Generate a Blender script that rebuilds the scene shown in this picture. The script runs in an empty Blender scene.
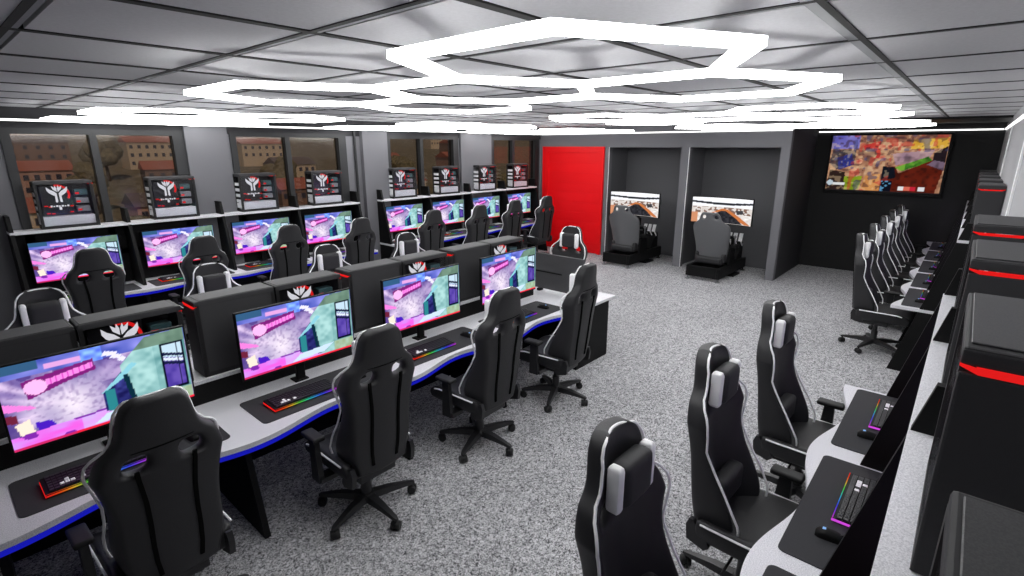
import bpy, bmesh, math, random
from mathutils import Vector, Matrix

random.seed(7)
PI = math.pi
scene = bpy.context.scene
COL = scene.collection

# ------------------------------------------------------------------ materials
def lin(c):
    return tuple((x / 12.92 if x <= 0.04045 else ((x + 0.055) / 1.055) ** 2.4) for x in c)

def rgb(r, g, b):
    return lin((r / 255, g / 255, b / 255))

def mat(name, col, rough=0.5, metal=0.0, spec=0.5, noise=None, bump=None):
    m = bpy.data.materials.new(name); m.use_nodes = True
    nt = m.node_tree; b = nt.nodes['Principled BSDF']
    b.inputs['Base Color'].default_value = (*col, 1)
    b.inputs['Roughness'].default_value = rough
    b.inputs['Metallic'].default_value = metal
    b.inputs['Specular IOR Level'].default_value = spec
    tc = None
    if noise or bump:
        tc = nt.nodes.new('ShaderNodeTexCoord')
    if noise:   # (scale, colour b, lo, hi)
        sc_, c2, lo, hi = noise
        n = nt.nodes.new('ShaderNodeTexNoise'); n.inputs['Scale'].default_value = sc_
        n.inputs['Detail'].default_value = 3; n.inputs['Roughness'].default_value = 0.7
        r = nt.nodes.new('ShaderNodeValToRGB')
        r.color_ramp.elements[0].position = lo; r.color_ramp.elements[0].color = (*col, 1)
        r.color_ramp.elements[1].position = hi; r.color_ramp.elements[1].color = (*c2, 1)
        nt.links.new(tc.outputs['Object'], n.inputs['Vector'])
        nt.links.new(n.outputs['Fac'], r.inputs['Fac'])
        nt.links.new(r.outputs['Color'], b.inputs['Base Color'])
    if bump:    # (scale, strength)
        n2 = nt.nodes.new('ShaderNodeTexNoise'); n2.inputs['Scale'].default_value = bump[0]
        bp = nt.nodes.new('ShaderNodeBump'); bp.inputs['Strength'].default_value = bump[1]
        bp.inputs['Distance'].default_value = 0.01
        nt.links.new(tc.outputs['Object'], n2.inputs['Vector'])
        nt.links.new(n2.outputs['Fac'], bp.inputs['Height'])
        nt.links.new(bp.outputs['Normal'], b.inputs['Normal'])
    return m

def emit(name, col, strength):
    m = bpy.data.materials.new(name); m.use_nodes = True
    nt = m.node_tree; nt.nodes.clear()
    o = nt.nodes.new('ShaderNodeOutputMaterial'); e = nt.nodes.new('ShaderNodeEmission')
    e.inputs['Color'].default_value = (*col, 1); e.inputs['Strength'].default_value = strength
    nt.links.new(e.outputs[0], o.inputs[0])
    return m

def emit_attr(name, strength):
    m = bpy.data.materials.new(name); m.use_nodes = True
    nt = m.node_tree; nt.nodes.clear()
    o = nt.nodes.new('ShaderNodeOutputMaterial'); e = nt.nodes.new('ShaderNodeEmission')
    a = nt.nodes.new('ShaderNodeVertexColor'); a.layer_name = 'Picture'
    e.inputs['Strength'].default_value = strength
    nt.links.new(a.outputs['Color'], e.inputs['Color']); nt.links.new(e.outputs[0], o.inputs[0])
    m.cycles.emission_sampling = 'NONE'
    return m

def glass(name, tint, gloss=0.08):
    m = bpy.data.materials.new(name); m.use_nodes = True
    nt = m.node_tree; nt.nodes.clear()
    o = nt.nodes.new('ShaderNodeOutputMaterial'); mx = nt.nodes.new('ShaderNodeMixShader')
    t = nt.nodes.new('ShaderNodeBsdfTransparent'); g = nt.nodes.new('ShaderNodeBsdfGlossy')
    t.inputs['Color'].default_value = (*tint, 1)
    g.inputs['Roughness'].default_value = 0.08; mx.inputs['Fac'].default_value = gloss
    nt.links.new(t.outputs[0], mx.inputs[1]); nt.links.new(g.outputs[0], mx.inputs[2])
    nt.links.new(mx.outputs[0], o.inputs[0])
    return m

TUBE_E = 16.5
M = dict(
    tile=mat('ceiling tile', rgb(194, 194, 197), 0.9, noise=(60, rgb(186, 186, 189), .35, .65)),
    rail=mat('ceiling rail', rgb(120, 122, 125), 0.6),
    void=mat('ceiling void black', rgb(12, 12, 12), 0.9),
    grey_wall=mat('grey wall paint', rgb(110, 110, 114), 0.8),
    dark_wall=mat('charcoal wall paint', rgb(44, 44, 47), 0.8),
    booth=mat('booth charcoal panel', rgb(92, 92, 95), 0.75),
    pale_wall=mat('pale wall paint', rgb(168, 168, 171), 0.8),
    frame=mat('window frame black', rgb(31, 32, 34), 0.5),
    red=mat('red door paint', rgb(232, 4, 14), 0.5, spec=.3),
    desk=mat('pale speckled worktop', rgb(234, 234, 238), 0.45, noise=(220, rgb(196, 196, 202), .42, .62)),
    black=mat('matt black panel', rgb(8, 8, 9), 0.6, spec=.22),
    black_wall=mat('near black wall paint', rgb(24, 24, 25), 0.8),
    case=mat('black case steel', rgb(54, 54, 56), 0.55, spec=.35),
    vent=mat('grey vent mesh', rgb(76, 76, 78), 0.6, noise=(400, rgb(64, 64, 66), .4, .6)),
    leather=mat('black leatherette', rgb(40, 40, 42), 0.5, spec=.4, bump=(300, .12)),
    leather2=mat('black leatherette soft', rgb(44, 44, 46), 0.55, spec=.35, bump=(300, .12)),
    plastic2=mat('satin black steel', rgb(22, 22, 23), 0.45),
    bay=mat('grey bay', rgb(132, 134, 138), 0.5),
    plastic=mat('black plastic', rgb(36, 36, 38), 0.4),
    rubber=mat('black rubber', rgb(18, 18, 19), 0.6),
    white=mat('white trim', rgb(250, 250, 251), 0.5),
    seam=mat('black seam', rgb(4, 4, 4), 0.9, spec=.1),
    mat_cloth=mat('charcoal mouse mat', rgb(48, 48, 51), 0.85),
    key=mat('keycap black', rgb(34, 34, 38), 0.45),
    steel=mat('grey steel', rgb(128, 130, 133), 0.4, metal=.6),
    shroud=mat('grey metal shroud', rgb(226, 227, 230), 0.5),
    dark_board=mat('dark circuit board', rgb(16, 16, 20), 0.4),
    red_plastic=mat('red plastic', rgb(190, 22, 26), 0.45),
    teal=mat('teal card', rgb(60, 96, 98), 0.5),
    seat_shell=mat('grey seat shell', rgb(94, 95, 97), 0.55),
    emblem=emit('white lit emblem', rgb(240, 240, 244), .9),
    tube=emit('white light tube', (1, 1, 1), TUBE_E),
    strip=emit('white light strip', (1, .99, .98), 2.5),
    blue=emit('blue light strip', (.010, .012, .5), .8),
    redglow=emit('red light strip', (.75, .012, .012), 1.0),
    magenta=emit('magenta light edge', (.6, .07, .68), 1.0),
    logo=emit('pale blue logo light', (.3, .55, 1), .8),
    screen=emit_attr('screen picture', 1.15),
    tvscreen=emit_attr('television picture', .85),
    rainbow=emit_attr('rainbow light edge', .6),
    pane=glass('tinted window pane', (.64, .585, .54), .05),
    side_glass=glass('smoked side glass', (.93, .93, .95), .04),
    grass=mat('olive scrub', rgb(98, 90, 68), 0.95, noise=(.35, rgb(140, 128, 102), .35, .65)),
    leaf=mat('olive leaf', rgb(92, 86, 62), 0.9, noise=(1.2, rgb(128, 118, 88), .4, .6)),
    bark=mat('brown bark', rgb(70, 56, 44), 0.9),
    cream=mat('cream render', rgb(196, 178, 152), 0.9),
    pink=mat('pinkish render', rgb(176, 140, 124), 0.9),
    brown=mat('brown render', rgb(130, 104, 90), 0.9),
    rooft=mat('terracotta roof', rgb(172, 104, 84), 0.9),
    roofg=mat('grey brown roof', rgb(110, 98, 94), 0.9),
    darkwin=mat('dark window glass', rgb(58, 58, 72), 0.3),
)

def carpet():
    m = bpy.data.materials.new('grey speckled carpet'); m.use_nodes = True
    nt = m.node_tree; b = nt.nodes['Principled BSDF']; b.inputs['Roughness'].default_value = .95
    b.inputs['Specular IOR Level'].default_value = .1
    tc = nt.nodes.new('ShaderNodeTexCoord')
    def grain(cells):
        vm = nt.nodes.new('ShaderNodeVectorMath'); vm.operation = 'MULTIPLY'; vm.inputs[1].default_value = (cells, cells * 1.07, 0)
        wob = nt.nodes.new('ShaderNodeTexNoise'); wob.inputs['Scale'].default_value = 60; wob.inputs['Detail'].default_value = 1
        ad = nt.nodes.new('ShaderNodeVectorMath'); ad.operation = 'MULTIPLY_ADD'; ad.inputs[1].default_value = (2.5, 2.5, 0)
        fl = nt.nodes.new('ShaderNodeVectorMath'); fl.operation = 'FLOOR'
        wn = nt.nodes.new('ShaderNodeTexWhiteNoise'); wn.noise_dimensions = '2D'
        nt.links.new(tc.outputs['Object'], vm.inputs[0]); nt.links.new(tc.outputs['Object'], wob.inputs['Vector'])
        nt.links.new(wob.outputs['Color'], ad.inputs[0]); nt.links.new(vm.outputs[0], ad.inputs[2])
        nt.links.new(ad.outputs[0], fl.inputs[0]); nt.links.new(fl.outputs[0], wn.inputs['Vector'])
        return wn
    g1, g2 = grain(150), grain(66)
    n1 = nt.nodes.new('ShaderNodeMix'); n1.data_type = 'FLOAT'; n1.inputs[0].default_value = .36
    nt.links.new(g1.outputs['Value'], n1.inputs[2]); nt.links.new(g2.outputs['Value'], n1.inputs[3])
    n2 = nt.nodes.new('ShaderNodeTexNoise'); n2.inputs['Scale'].default_value = 1.1; n2.inputs['Detail'].default_value = 2
    r = nt.nodes.new('ShaderNodeValToRGB')
    r.color_ramp.elements[0].position = .12; r.color_ramp.elements[0].color = (*rgb(84, 84, 86), 1)
    r.color_ramp.elements[1].position = .92; r.color_ramp.elements[1].color = (*rgb(232, 232, 235), 1)
    mx = nt.nodes.new('ShaderNodeMix'); mx.data_type = 'RGBA'; mx.blend_type = 'MULTIPLY'; mx.inputs[0].default_value = .25
    nt.links.new(tc.outputs['Object'], n2.inputs['Vector'])
    nt.links.new(n1.outputs[0], r.inputs['Fac'])
    nt.links.new(r.outputs['Color'], mx.inputs[6]); nt.links.new(n2.outputs['Fac'], mx.inputs[7])
    nt.links.new(mx.outputs[2], b.inputs['Base Color'])
    return m
M['carpet'] = carpet()

# ------------------------------------------------------------------ mesh helpers
class MB:
    def __init__(s): s.bm = bmesh.new()
    def box(s, x0, x1, y0, y1, z0, z1, bev=0.0, seg=2, rot=None):
        r = bmesh.ops.create_cube(s.bm, size=1)
        vs = r['verts']
        for v in vs:
            v.co = Vector((x0 + (v.co.x + .5) * (x1 - x0), y0 + (v.co.y + .5) * (y1 - y0), z0 + (v.co.z + .5) * (z1 - z0)))
        if bev > 0:
            es = list({e for v in vs for e in v.link_edges})
            rr = bmesh.ops.bevel(s.bm, geom=es, offset=bev, segments=seg, affect='EDGES', profile=.6)
            vs = list({v for f in rr['faces'] for v in f.verts} | {v for v in vs if v.is_valid})
        if rot is not None:
            for v in vs: v.co = rot @ v.co
        return s
    def cyl(s, p0, p1, r0, r1=None, n=16, cap=True):
        r1 = r0 if r1 is None else r1
        p0, p1 = Vector(p0), Vector(p1); d = (p1 - p0)
        q = d.to_track_quat('Z', 'Y')
        a, b = [], []
        for i in range(n):
            t = 2 * PI * i / n; c = Vector((math.cos(t), math.sin(t), 0))
            a.append(s.bm.verts.new(p0 + q @ (c * r0))); b.append(s.bm.verts.new(p1 + q @ (c * r1)))
        for i in range(n):
            j = (i + 1) % n; s.bm.faces.new((a[i], a[j], b[j], b[i]))
        if cap: s.bm.faces.new(list(reversed(a))); s.bm.faces.new(b)
        return s
    def tube(s, pts, r, n=8, closed=False):
        pts = [Vector(p) for p in pts]; rings = []; N = len(pts)
        up = Vector((0, 0, 1))
        prev = None
        for i, p in enumerate(pts):
            if closed: t = pts[(i + 1) % N] - pts[i - 1]
            else: t = pts[min(i + 1, N - 1)] - pts[max(i - 1, 0)]
            t.normalize()
            if prev is None:
                a = t.orthogonal().normalized()
            else:
                a = (prev - t * prev.dot(t))
                a = a.normalized() if a.length > 1e-5 else t.orthogonal().normalized()
            prev = a; b = t.cross(a)
            rings.append([s.bm.verts.new(p + (a * math.cos(2 * PI * k / n) + b * math.sin(2 * PI * k / n)) * r) for k in range(n)])
        for i in range(N if closed else N - 1):
            A, B = rings[i], rings[(i + 1) % N]
            for k in range(n):
                s.bm.faces.new((A[k], A[(k + 1) % n], B[(k + 1) % n], B[k]))
        if not closed:
            s.bm.faces.new(list(reversed(rings[0]))); s.bm.faces.new(rings[-1])
        return s
    def prism(s, poly, fn, d0, d1):
        """poly: 2-D outline; fn(a, b, d) -> 3-D point; extruded from d0 to d1"""
        A = [s.bm.verts.new(fn(a, b, d0)) for a, b in poly]; B = [s.bm.verts.new(fn(a, b, d1)) for a, b in poly]
        n = len(poly)
        s.bm.faces.new(list(reversed(A))); s.bm.faces.new(B)
        for i in range(n):
            j = (i + 1) % n; s.bm.faces.new((A[i], A[j], B[j], B[i]))
        return s
    def quad(s, *pts):
        s.bm.faces.new([s.bm.verts.new(p) for p in pts]); return s
    def lathe(s, prof, c=(0, 0, 0), n=24):
        rings = []
        for r, z in prof:
            rings.append([s.bm.verts.new((c[0] + r * math.cos(2 * PI * k / n), c[1] + r * math.sin(2 * PI * k / n), c[2] + z)) for k in range(n)])
        for A, B in zip(rings, rings[1:]):
            for k in range(n): s.bm.faces.new((A[k], A[(k + 1) % n], B[(k + 1) % n], B[k]))
        s.bm.faces.new(list(reversed(rings[0]))); s.bm.faces.new(rings[-1])
        return s
    def mesh(s, name, material, smooth=False):
        bmesh.ops.remove_doubles(s.bm, verts=s.bm.verts, dist=1e-6)
        bmesh.ops.recalc_face_normals(s.bm, faces=s.bm.faces)
        me = bpy.data.meshes.new(name); s.bm.to_mesh(me); s.bm.free()
        me.materials.append(material)
        if smooth:
            me.shade_smooth()
            try: me.set_sharp_from_angle(angle=math.radians(40))
            except Exception: pass
        return me

def obj(name, mb, material, parent=None, smooth=False, loc=None, rotz=None, sub=0):
    me = mb if isinstance(mb, bpy.types.Mesh) else mb.mesh(name, material, smooth)
    o = bpy.data.objects.new(name, me); COL.objects.link(o)
    if parent: o.parent = parent
    if loc is not None: o.location = loc
    if rotz is not None: o.rotation_euler = (0, 0, rotz)
    if sub:
        md = o.modifiers.new('smooth', 'SUBSURF'); md.levels = sub; md.render_levels = sub
        dg = bpy.context.evaluated_depsgraph_get()
        m2 = bpy.data.meshes.new_from_object(o.evaluated_get(dg)); m2.name = name
        o.modifiers.clear(); o.data = m2; m2.shade_smooth()
    return o

def tag(o, label, cat, group=None):
    o['label'] = label; o['category'] = cat
    if group: o['group'] = group
    return o

def thing(name, label, cat, loc=(0, 0, 0), rotz=0, group=None):
    o = bpy.data.objects.new(name, None); COL.objects.link(o)
    o.empty_display_size = .1
    o.location = loc; o.rotation_euler = (0, 0, rotz)
    return tag(o, label, cat, group)

def struct(name, mb, m, parent=None, smooth=False):
    o = obj(name, mb, m, parent, smooth)
    if parent is None: o['kind'] = 'structure'
    return o

KIDS = {}
def kids(o):
    return [c for c in bpy.data.objects if c.parent == o]
def dup(root, loc, rotz, label, group=None):
    if root.name not in KIDS:
        KIDS[root.name] = [(c, kids(c)) for c in kids(root)]
    r = root.copy(); COL.objects.link(r); r.location = loc; r.rotation_euler = (0, 0, rotz); r['label'] = label
    if group: r['group'] = group
    for ch, gs in KIDS[root.name]:
        c = ch.copy(); COL.objects.link(c); c.parent = r
        for g in gs:
            d = g.copy(); COL.objects.link(d); d.parent = c
    return r

class Maker:
    """first call moves the prototype, later calls copy it"""
    def __init__(s, proto): s.proto = proto; s.used = False
    def __call__(s, loc, rotz, label, group):
        if not s.used:
            s.used = True; o = s.proto; o.location = loc; o.rotation_euler = (0, 0, rotz); o['label'] = label; o['group'] = group
            bpy.context.view_layer.update()
            return o
        return dup(s.proto, loc, rotz, label, group)

def smooth_lerp(tab, x):
    if x <= tab[0][0]: return tab[0][1]
    for (a, p), (b, q) in zip(tab, tab[1:]):
        if x <= b: 
            t = (x - a) / (b - a); return p + (q - p) * t
    return tab[-1][1]

def picture_mesh(name, w, h, nx, ny, fn, plane, material):
    """grid of nx*ny vertices with the picture fn(u,v) as its emitted colours; plane(a,b)->point"""
    vs, fs, cs = [], [], []
    for j in range(ny + 1):
        for i in range(nx + 1):
            u, v = i / nx, j / ny
            vs.append(plane((u - .5) * w, (v - .5) * h)); cs.append(fn(u, v))
    for j in range(ny):
        for i in range(nx):
            a = j * (nx + 1) + i; fs.append((a, a + 1, a + nx + 2, a + nx + 1))
    me = bpy.data.meshes.new(name); me.from_pydata(vs, [], fs); me.materials.append(material)
    at = me.color_attributes.new('Picture', 'FLOAT_COLOR', 'POINT')
    for k, c in enumerate(cs): at.data[k].color = (*lin(c), 1)
    return me

# small value noise for the screen pictures
def _h(i, j, s): 
    n = (i * 374761393 + j * 668265263 + s * 69069) & 0xffffffff
    n = ((n ^ (n >> 13)) * 1274126177) & 0xffffffff
    return ((n ^ (n >> 16)) & 0xffff) / 65535
def vn(x, y, s=0):
    i, j = math.floor(x), math.floor(y); a, b = x - i, y - j
    a, b = a * a * (3 - 2 * a), b * b * (3 - 2 * b)
    return (_h(i, j, s) * (1 - a) + _h(i + 1, j, s) * a) * (1 - b) + (_h(i, j + 1, s) * (1 - a) + _h(i + 1, j + 1, s) * a) * b
def mixc(a, b, t):
    t = max(0, min(1, t)); return tuple(p + (q - p) * t for p, q in zip(a, b))
def inside(poly, x, y):
    r = False; n = len(poly)
    for i in range(n):
        x0, y0 = poly[i]; x1, y1 = poly[i - 1]
        if (y0 > y) != (y1 > y) and x < (x1 - x0) * (y - y0) / (y1 - y0) + x0: r = not r
    return r
def C(r, g, b): return (r / 255, g / 255, b / 255)

def neon_alley(u, v):
    y = 1 - v                                           # y down
    n = vn(u * 9, y * 6, 1); f = vn(u * 30, y * 20, 2); g_ = vn(u * 60, y * 38, 8)
    ang = math.atan2(y - .62, (u - .32) * 1.6); rad = math.hypot((u - .32) * 1.6, y - .62)
    st = vn(ang * 9 + 40, rad * 2.2, 14)
    c = mixc(C(70, 52, 132), C(236, 212, 244), n * .6 + st * .6 - .1)
    if n < .34 and rad > .3: c = mixc(c, C(60, 40, 120), .55)
    d = rad / .42
    c = mixc(C(252, 242, 250), c, d * .75 + .25 * st)
    c = mixc(c, C(70, 40, 110), .35 * max(0, g_ - .55) * 2)
    if y < .16: c = mixc(C(52, 70, 170), C(150, 150, 235), vn(u * 14, y * 10, 3))
    if y < .10 and u < .2: c = C(52, 92, 130)
    if .22 < u < .42 and .06 < y < .13: c = C(228, 165, 225)
    if .40 < u < .52 and y < .17: c = mixc(C(70, 90, 235), C(150, 200, 255), f)
    # sign with disc and row of bars
    if inside([(.10, .22), (.46, .13), (.47, .27), (.32, .33), (.12, .44)], u, y): c = C(126, 30, 120)
    if math.hypot((u - .165) * 1.5, y - .31) < .085: c = C(252, 186, 240)
    if inside([(.22, .25), (.455, .17), (.46, .235), (.22, .32)], u, y): c = C(250, 140, 230) if (u * 34) % 1 > .2 else C(220, 70, 200)
    # pink beam from the left edge
    if inside([(0, .42), (.12, .51), (.15, .56), (0, .52)], u, y): c = C(246, 130, 222)
    if inside([(0, .56), (.05, .58), (.05, .68), (0, .66)], u, y): c = C(110, 34, 60)
    # lower left: lit panel and violet patch
    if inside([(.03, .70), (.10, .66), (.12, .88), (.06, .92)], u, y): c = C(250, 232, 214)
    if inside([(.12, .72), (.20, .74), (.24, .88), (.14, .95)], u, y): c = C(74, 28, 190)
    # magenta floor
    if y > .84 - .10 * u and u < .86:
        c = mixc(C(240, 92, 224), C(214, 150, 250), vn(u * 13, y * 22, 4))
        if u > .34: c = mixc(c, C(210, 214, 250), .5)
        if vn(u * 11, y * 26, 9) > .72: c = C(128, 40, 170)
    # teal wall on the right
    wall = [(.60, .30), (.76, .02), (1, -.01), (1, 1), (.66, .96), (.60, .86)]
    if inside([(.47, .62), (.80, .0), (.86, .0), (.60, .52)], u, y): c = mixc(C(40, 60, 96), C(96, 132, 160), n)
    if inside(wall, u, y):
        c = mixc(C(70, 128, 132), C(176, 220, 218), .15 + vn(u * 16, y * 12, 5) * .55 + .35 * f + .15 * (u < .8) - .25 * max(0, u - .75) * 3)
        if y < .16: c = mixc(C(92, 120, 104), C(120, 150, 132), f)
        if u > .8 and y > .82: c = mixc(C(150, 170, 130), C(170, 200, 180), f)
    # pale strokes above the doorway
    for k in range(3):
        if inside([(.53 + .045 * k, .08 + .05 * k), (.60 + .02 * k, .12 + .05 * k), (.58 + .02 * k, .16 + .05 * k), (.51 + .04 * k, .13 + .05 * k)], u, y): c = C(236, 232, 255)
    if inside([(.47, .60), (.66, .30), (.69, .33), (.50, .64)], u, y): c = C(140, 206, 222)
    # doorway
    if inside([(.48, .60), (.62, .46), (.64, .88), (.48, .84)], u, y): c = mixc(C(20, 20, 74), C(64, 70, 150), vn(u * 30, y * 30, 6))
    for x0 in (.505, .53):
        if abs(u - x0) < .012 and .58 < y < .85: c = C(44, 132, 140)
    if inside([(.60, .44), (.63, .43), (.67, .95), (.635, .94)], u, y): c = C(12, 44, 62)
    if inside([(.48, .86), (.80, .82), (.70, .93), (.40, .96)], u, y): c = C(206, 226, 250)
    # window with slanting bars
    if .835 < u < .985 and .16 < y < .80:
        c = C(10, 16, 36)
        if .85 < u < .97 and .19 < y < .77:
            t = y - .5 * (u - .85)
            c = C(196, 222, 238) if t < .34 else mixc(C(104, 82, 178), C(70, 52, 150), f)
            if abs(t - .30) < .02 or abs(t - .42) < .02: c = C(24, 30, 66)
            if abs(t - .37) < .02: c = C(220, 230, 246)
            if abs(u - .94) < .006: c = C(24, 30, 66)
    if y > .972: c = C(232, 34, 62) if u > .3 else C(206, 40, 100)
    return tuple(max(0, min(1, x)) for x in c)

def arena(u, v):
    y = 1 - v
    n = vn(u * 12, y * 8, 11); f = vn(u * 40, y * 26, 12)
    c = mixc(C(150, 100, 78), C(214, 168, 130), f)
    if u < .26 and y < .24: c = mixc(C(80, 78, 168), C(150, 140, 214), n)
    if y < .12 and u >= .26: c = mixc(C(110, 70, 66), C(176, 124, 92), f)
    if inside([(.02, .24), (.24, .26), (.24, .5), (.08, .62), (0, .5)], u, y): c = mixc(C(58, 60, 70), C(120, 92, 82), f)
    if inside([(.07, .40), (.20, .32), (.24, .52), (.10, .62)], u, y): c = C(50, 56, 132)
    if inside([(.29, .18), (.44, .10), (.46, .40), (.36, .42)], u, y): c = mixc(C(190, 50, 52), C(226, 92, 72), n)
    if math.hypot((u - .36) * 1.6, y - .34) < .10: c = mixc(C(220, 190, 140), C(90, 40, 50), n)
    for k, (a, b) in enumerate([(.46, .2), (.53, .19), (.60, .16), (.48, .4), (.28, .46), (.24, .62)]):
        if math.hypot((u - a) * 1.7, y - b) < .05: c = mixc(C(236, 190, 150), C(190, 70, 60), f)
    if inside([(.72, .08), (1, .04), (1, .22), (.70, .24)], u, y): c = mixc(C(206, 150, 46), C(246, 206, 96), n)
    if inside([(.56, .32), (.9, .25), (.86, .42), (.6, .52)], u, y): c = mixc(C(150, 120, 140), C(196, 160, 160), n)
    if inside([(.60, .56), (.86, .36), (.90, .44), (.66, .62)], u, y): c = mixc(C(44, 110, 30), C(120, 176, 60), f if u > .68 else 1)
    if inside([(.5, .56), (.60, .54), (.64, .66), (.9, .42), (1, .5), (.96, 1), (.5, 1)], u, y): c = mixc(C(84, 26, 16), C(112, 38, 24), n)
    if inside([(.92, .40), (1, .46), (1, .60), (.86, .5)], u, y): c = C(120, 100, 120)
    if inside([(.90, .30), (1, .18), (1, .46), (.9, .42)], u, y): c = C(36, 28, 34)
    if inside([(.5, .54), (.60, .56), (.62, .74), (.5, .8)], u, y): c = C(20, 24, 34)
    if inside([(.02, .62), (.16, .66), (.2, 1), (0, 1)], u, y): c = C(48, 34, 30)
    if inside([(.16, .74), (.33, .73), (.31, .97), (.18, 1)], u, y): c = mixc(C(118, 140, 26), C(150, 172, 48), n)
    if inside([(.35, .72), (.48, .68), (.5, .98), (.33, 1)], u, y): c = mixc(C(226, 160, 96), C(196, 130, 74), n)
    k_ = vn(u * 34, y * 21, 31); q_ = vn(u * 18, y * 12, 33)
    if u < .56 or y < .3:
        if k_ > .70: c = mixc(c, C(245, 214, 170), .4)
        if k_ < .28: c = mixc(c, C(58, 34, 40), .45)
        if q_ > .74 and .2 < u: c = mixc(c, C(200, 60, 50), .5)
        if q_ < .24: c = mixc(c, C(70, 74, 120), .5)
    else: c = mixc(c, C(20, 14, 16), max(0, .5 - k_) * .9)
    if .06 < u < .18 and .85 < y < .90: c = C(232, 232, 232)
    if math.hypot((u - .035) * 1.7, y - .86) < .05: c = C(196, 210, 220)
    if .5 < u < .6 and y > .8: c = mixc(C(16, 18, 30), C(90, 150, 190), 1 if f > .62 else 0)
    for a, cc in ((.68, C(240, 240, 240)), (.73, C(226, 110, 90)), (.78, C(206, 40, 60)), (.85, C(236, 236, 240))):
        if abs(u - a) < .024 and abs(y - .92) < .035: c = cc
    if y > .985: c = C(40, 34, 36)
    return tuple(max(0, min(1, x)) for x in c)

def race(u, v):
    y = 1 - v
    f = vn(u * 30, y * 16, 21); n = vn(u * 8, y * 6, 22)
    c = mixc(C(236, 238, 244), C(250, 250, 252), n)
    if y > .13 + .06 * math.sin(u * 3.1) and y < .20 + .08 * math.sin(u * 3.1): c = C(40, 42, 48)
    if y > .34: c = mixc(C(206, 196, 190), C(240, 238, 236), f)
    if .36 < y < .62 and f > .6: c = C(128, 100, 88)
    if inside([(.30, .62), (.48, .42), (.58, .44), (.80, .72), (.98, .98), (.9, 1), (.62, .72), (.46, .55)], u, y): c = C(196, 116, 66)
    if inside([(.34, .66), (.48, .5), (.56, .52), (.74, .78), (.86, 1), (.2, 1)], u, y): c = mixc(C(24, 24, 28), C(60, 60, 66), f)
    if inside([(.72, .46), (.84, .44), (.86, .58), (.74, .62)], u, y): c = C(64, 62, 66)
    if u < .1 and .6 < y: c = C(204, 140, 104)
    if y < .03: c = C(250, 250, 252)
    return tuple(max(0, min(1, x)) for x in c)

# ------------------------------------------------------------------ camera
F, PIT, YAW = 518.639, 0.26621, 0.717805
camd = bpy.data.cameras.new('camera'); cam = bpy.data.objects.new('camera', camd); COL.objects.link(cam)
camd.sensor_width = 36; camd.lens = 36 * F / 1024; camd.clip_start = .02; camd.clip_end = 600
fwd = Vector((math.cos(YAW) * math.cos(PIT), math.sin(YAW) * math.cos(PIT), -math.sin(PIT)))
cam.location = (0, 0, 2.3); cam.rotation_euler = fwd.to_track_quat('-Z', 'Y').to_euler()
scene.camera = cam

# ------------------------------------------------------------------ room
XB, XT, YL, YR, X0, HC, HW = 9.75, 11.56, 7.65, -0.25, -1.9, 2.70, 2.60
struct('floor', MB().box(X0 - .1, XT + .1, YR - .1, YL + .1, -.08, 0), M['carpet'])

cb = MB(); cb.box(X0 - .1, XT + .1, YR - .1, YL + .1, HC + .06, HC + .12)
struct('ceiling', cb, M['void'])
tl = MB(); P = .73333; gx = 1.4727 * P; gy = 2.589 * P; g = .03
for i in range(-5, 14):
    for j in range(-6, 9):
        a0, a1 = max(X0, gx + i * P + g), min(XB - .03, gx + (i + 1) * P - g)
        b0, b1 = max(YR, gy + j * P + g), min(YL, gy + (j + 1) * P - g)
        if a1 - a0 > .05 and b1 - b0 > .05: tl.box(a0, a1, b0, b1, HC, HC + .02)
ct = struct('ceiling_tiling', tl, M['tile'])
rl = MB(); rk = MB()
for i in range(-5, 13):
    x = gx + i * P
    rk.box(x - .03, x - .004, YR, YL, HC - .003, HC + .03); rl.box(x - .004, x + .014, YR, YL, HC - .002, HC + .008)
for j in range(-3, 8):
    y = gy + j * P
    if j == -2:
        rk.box(X0, XB - .03, y - .03, y - .006, HC - .0035, HC + .03); rl.box(X0, XB - .03, y - .006, y + .03, HC - .0025, HC + .0085)
    else: rk.box(X0, XB - .03, y - .02, y + .02, HC - .0035, HC + .03)
struct('ceiling_grid', rl, M['rail'])
struct('ceiling_gap_shade', rk, M['void'])  # solid black strips in the tile gaps, standing in for the slots' shade

# window wall: dark head band, grey sill wall, piers
WIN = [(.73, 2.36, 1.49), (2.98, 4.66, 3.765), (5.50, 7.10, 6.25), (8.10, 9.62, 8.79)]
WT, WS = 2.43, 1.05
wl = MB()
wl.box(X0, XB + .3, YL, YL + .22, 0, WS)
wl.box(X0, XB + .3, YL, YL + .22, WT + .06, HC + .06)
px = X0
for (a, b, _) in WIN + [(XB + .3, 0, 0)]:
    wl.box(px, a, YL, YL + .22, WS, WT + .06); px = b
struct('wall_left', wl, M['grey_wall'])
hb = MB(); hb.box(X0, XB, YL - .012, YL, WT + .03, HC)
struct('trim_1', hb, M['dark_wall'])
M['pier'] = mat('grey pier paint', rgb(106, 106, 110), 0.8)
pr = MB()
for a, b, d in ((2.42, 2.93, .05), (4.98, 5.46, .09), (7.2, 8.06, .05)):
    pr.box(a, b, YL - d, YL, 0, HW - .02)
struct('trim_2', pr, M['pier'])
struct('trim_3', MB().cyl((4.87, YL - .03, .0), (4.87, YL - .03, HW), .022), M['frame'], smooth=True)
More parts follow.
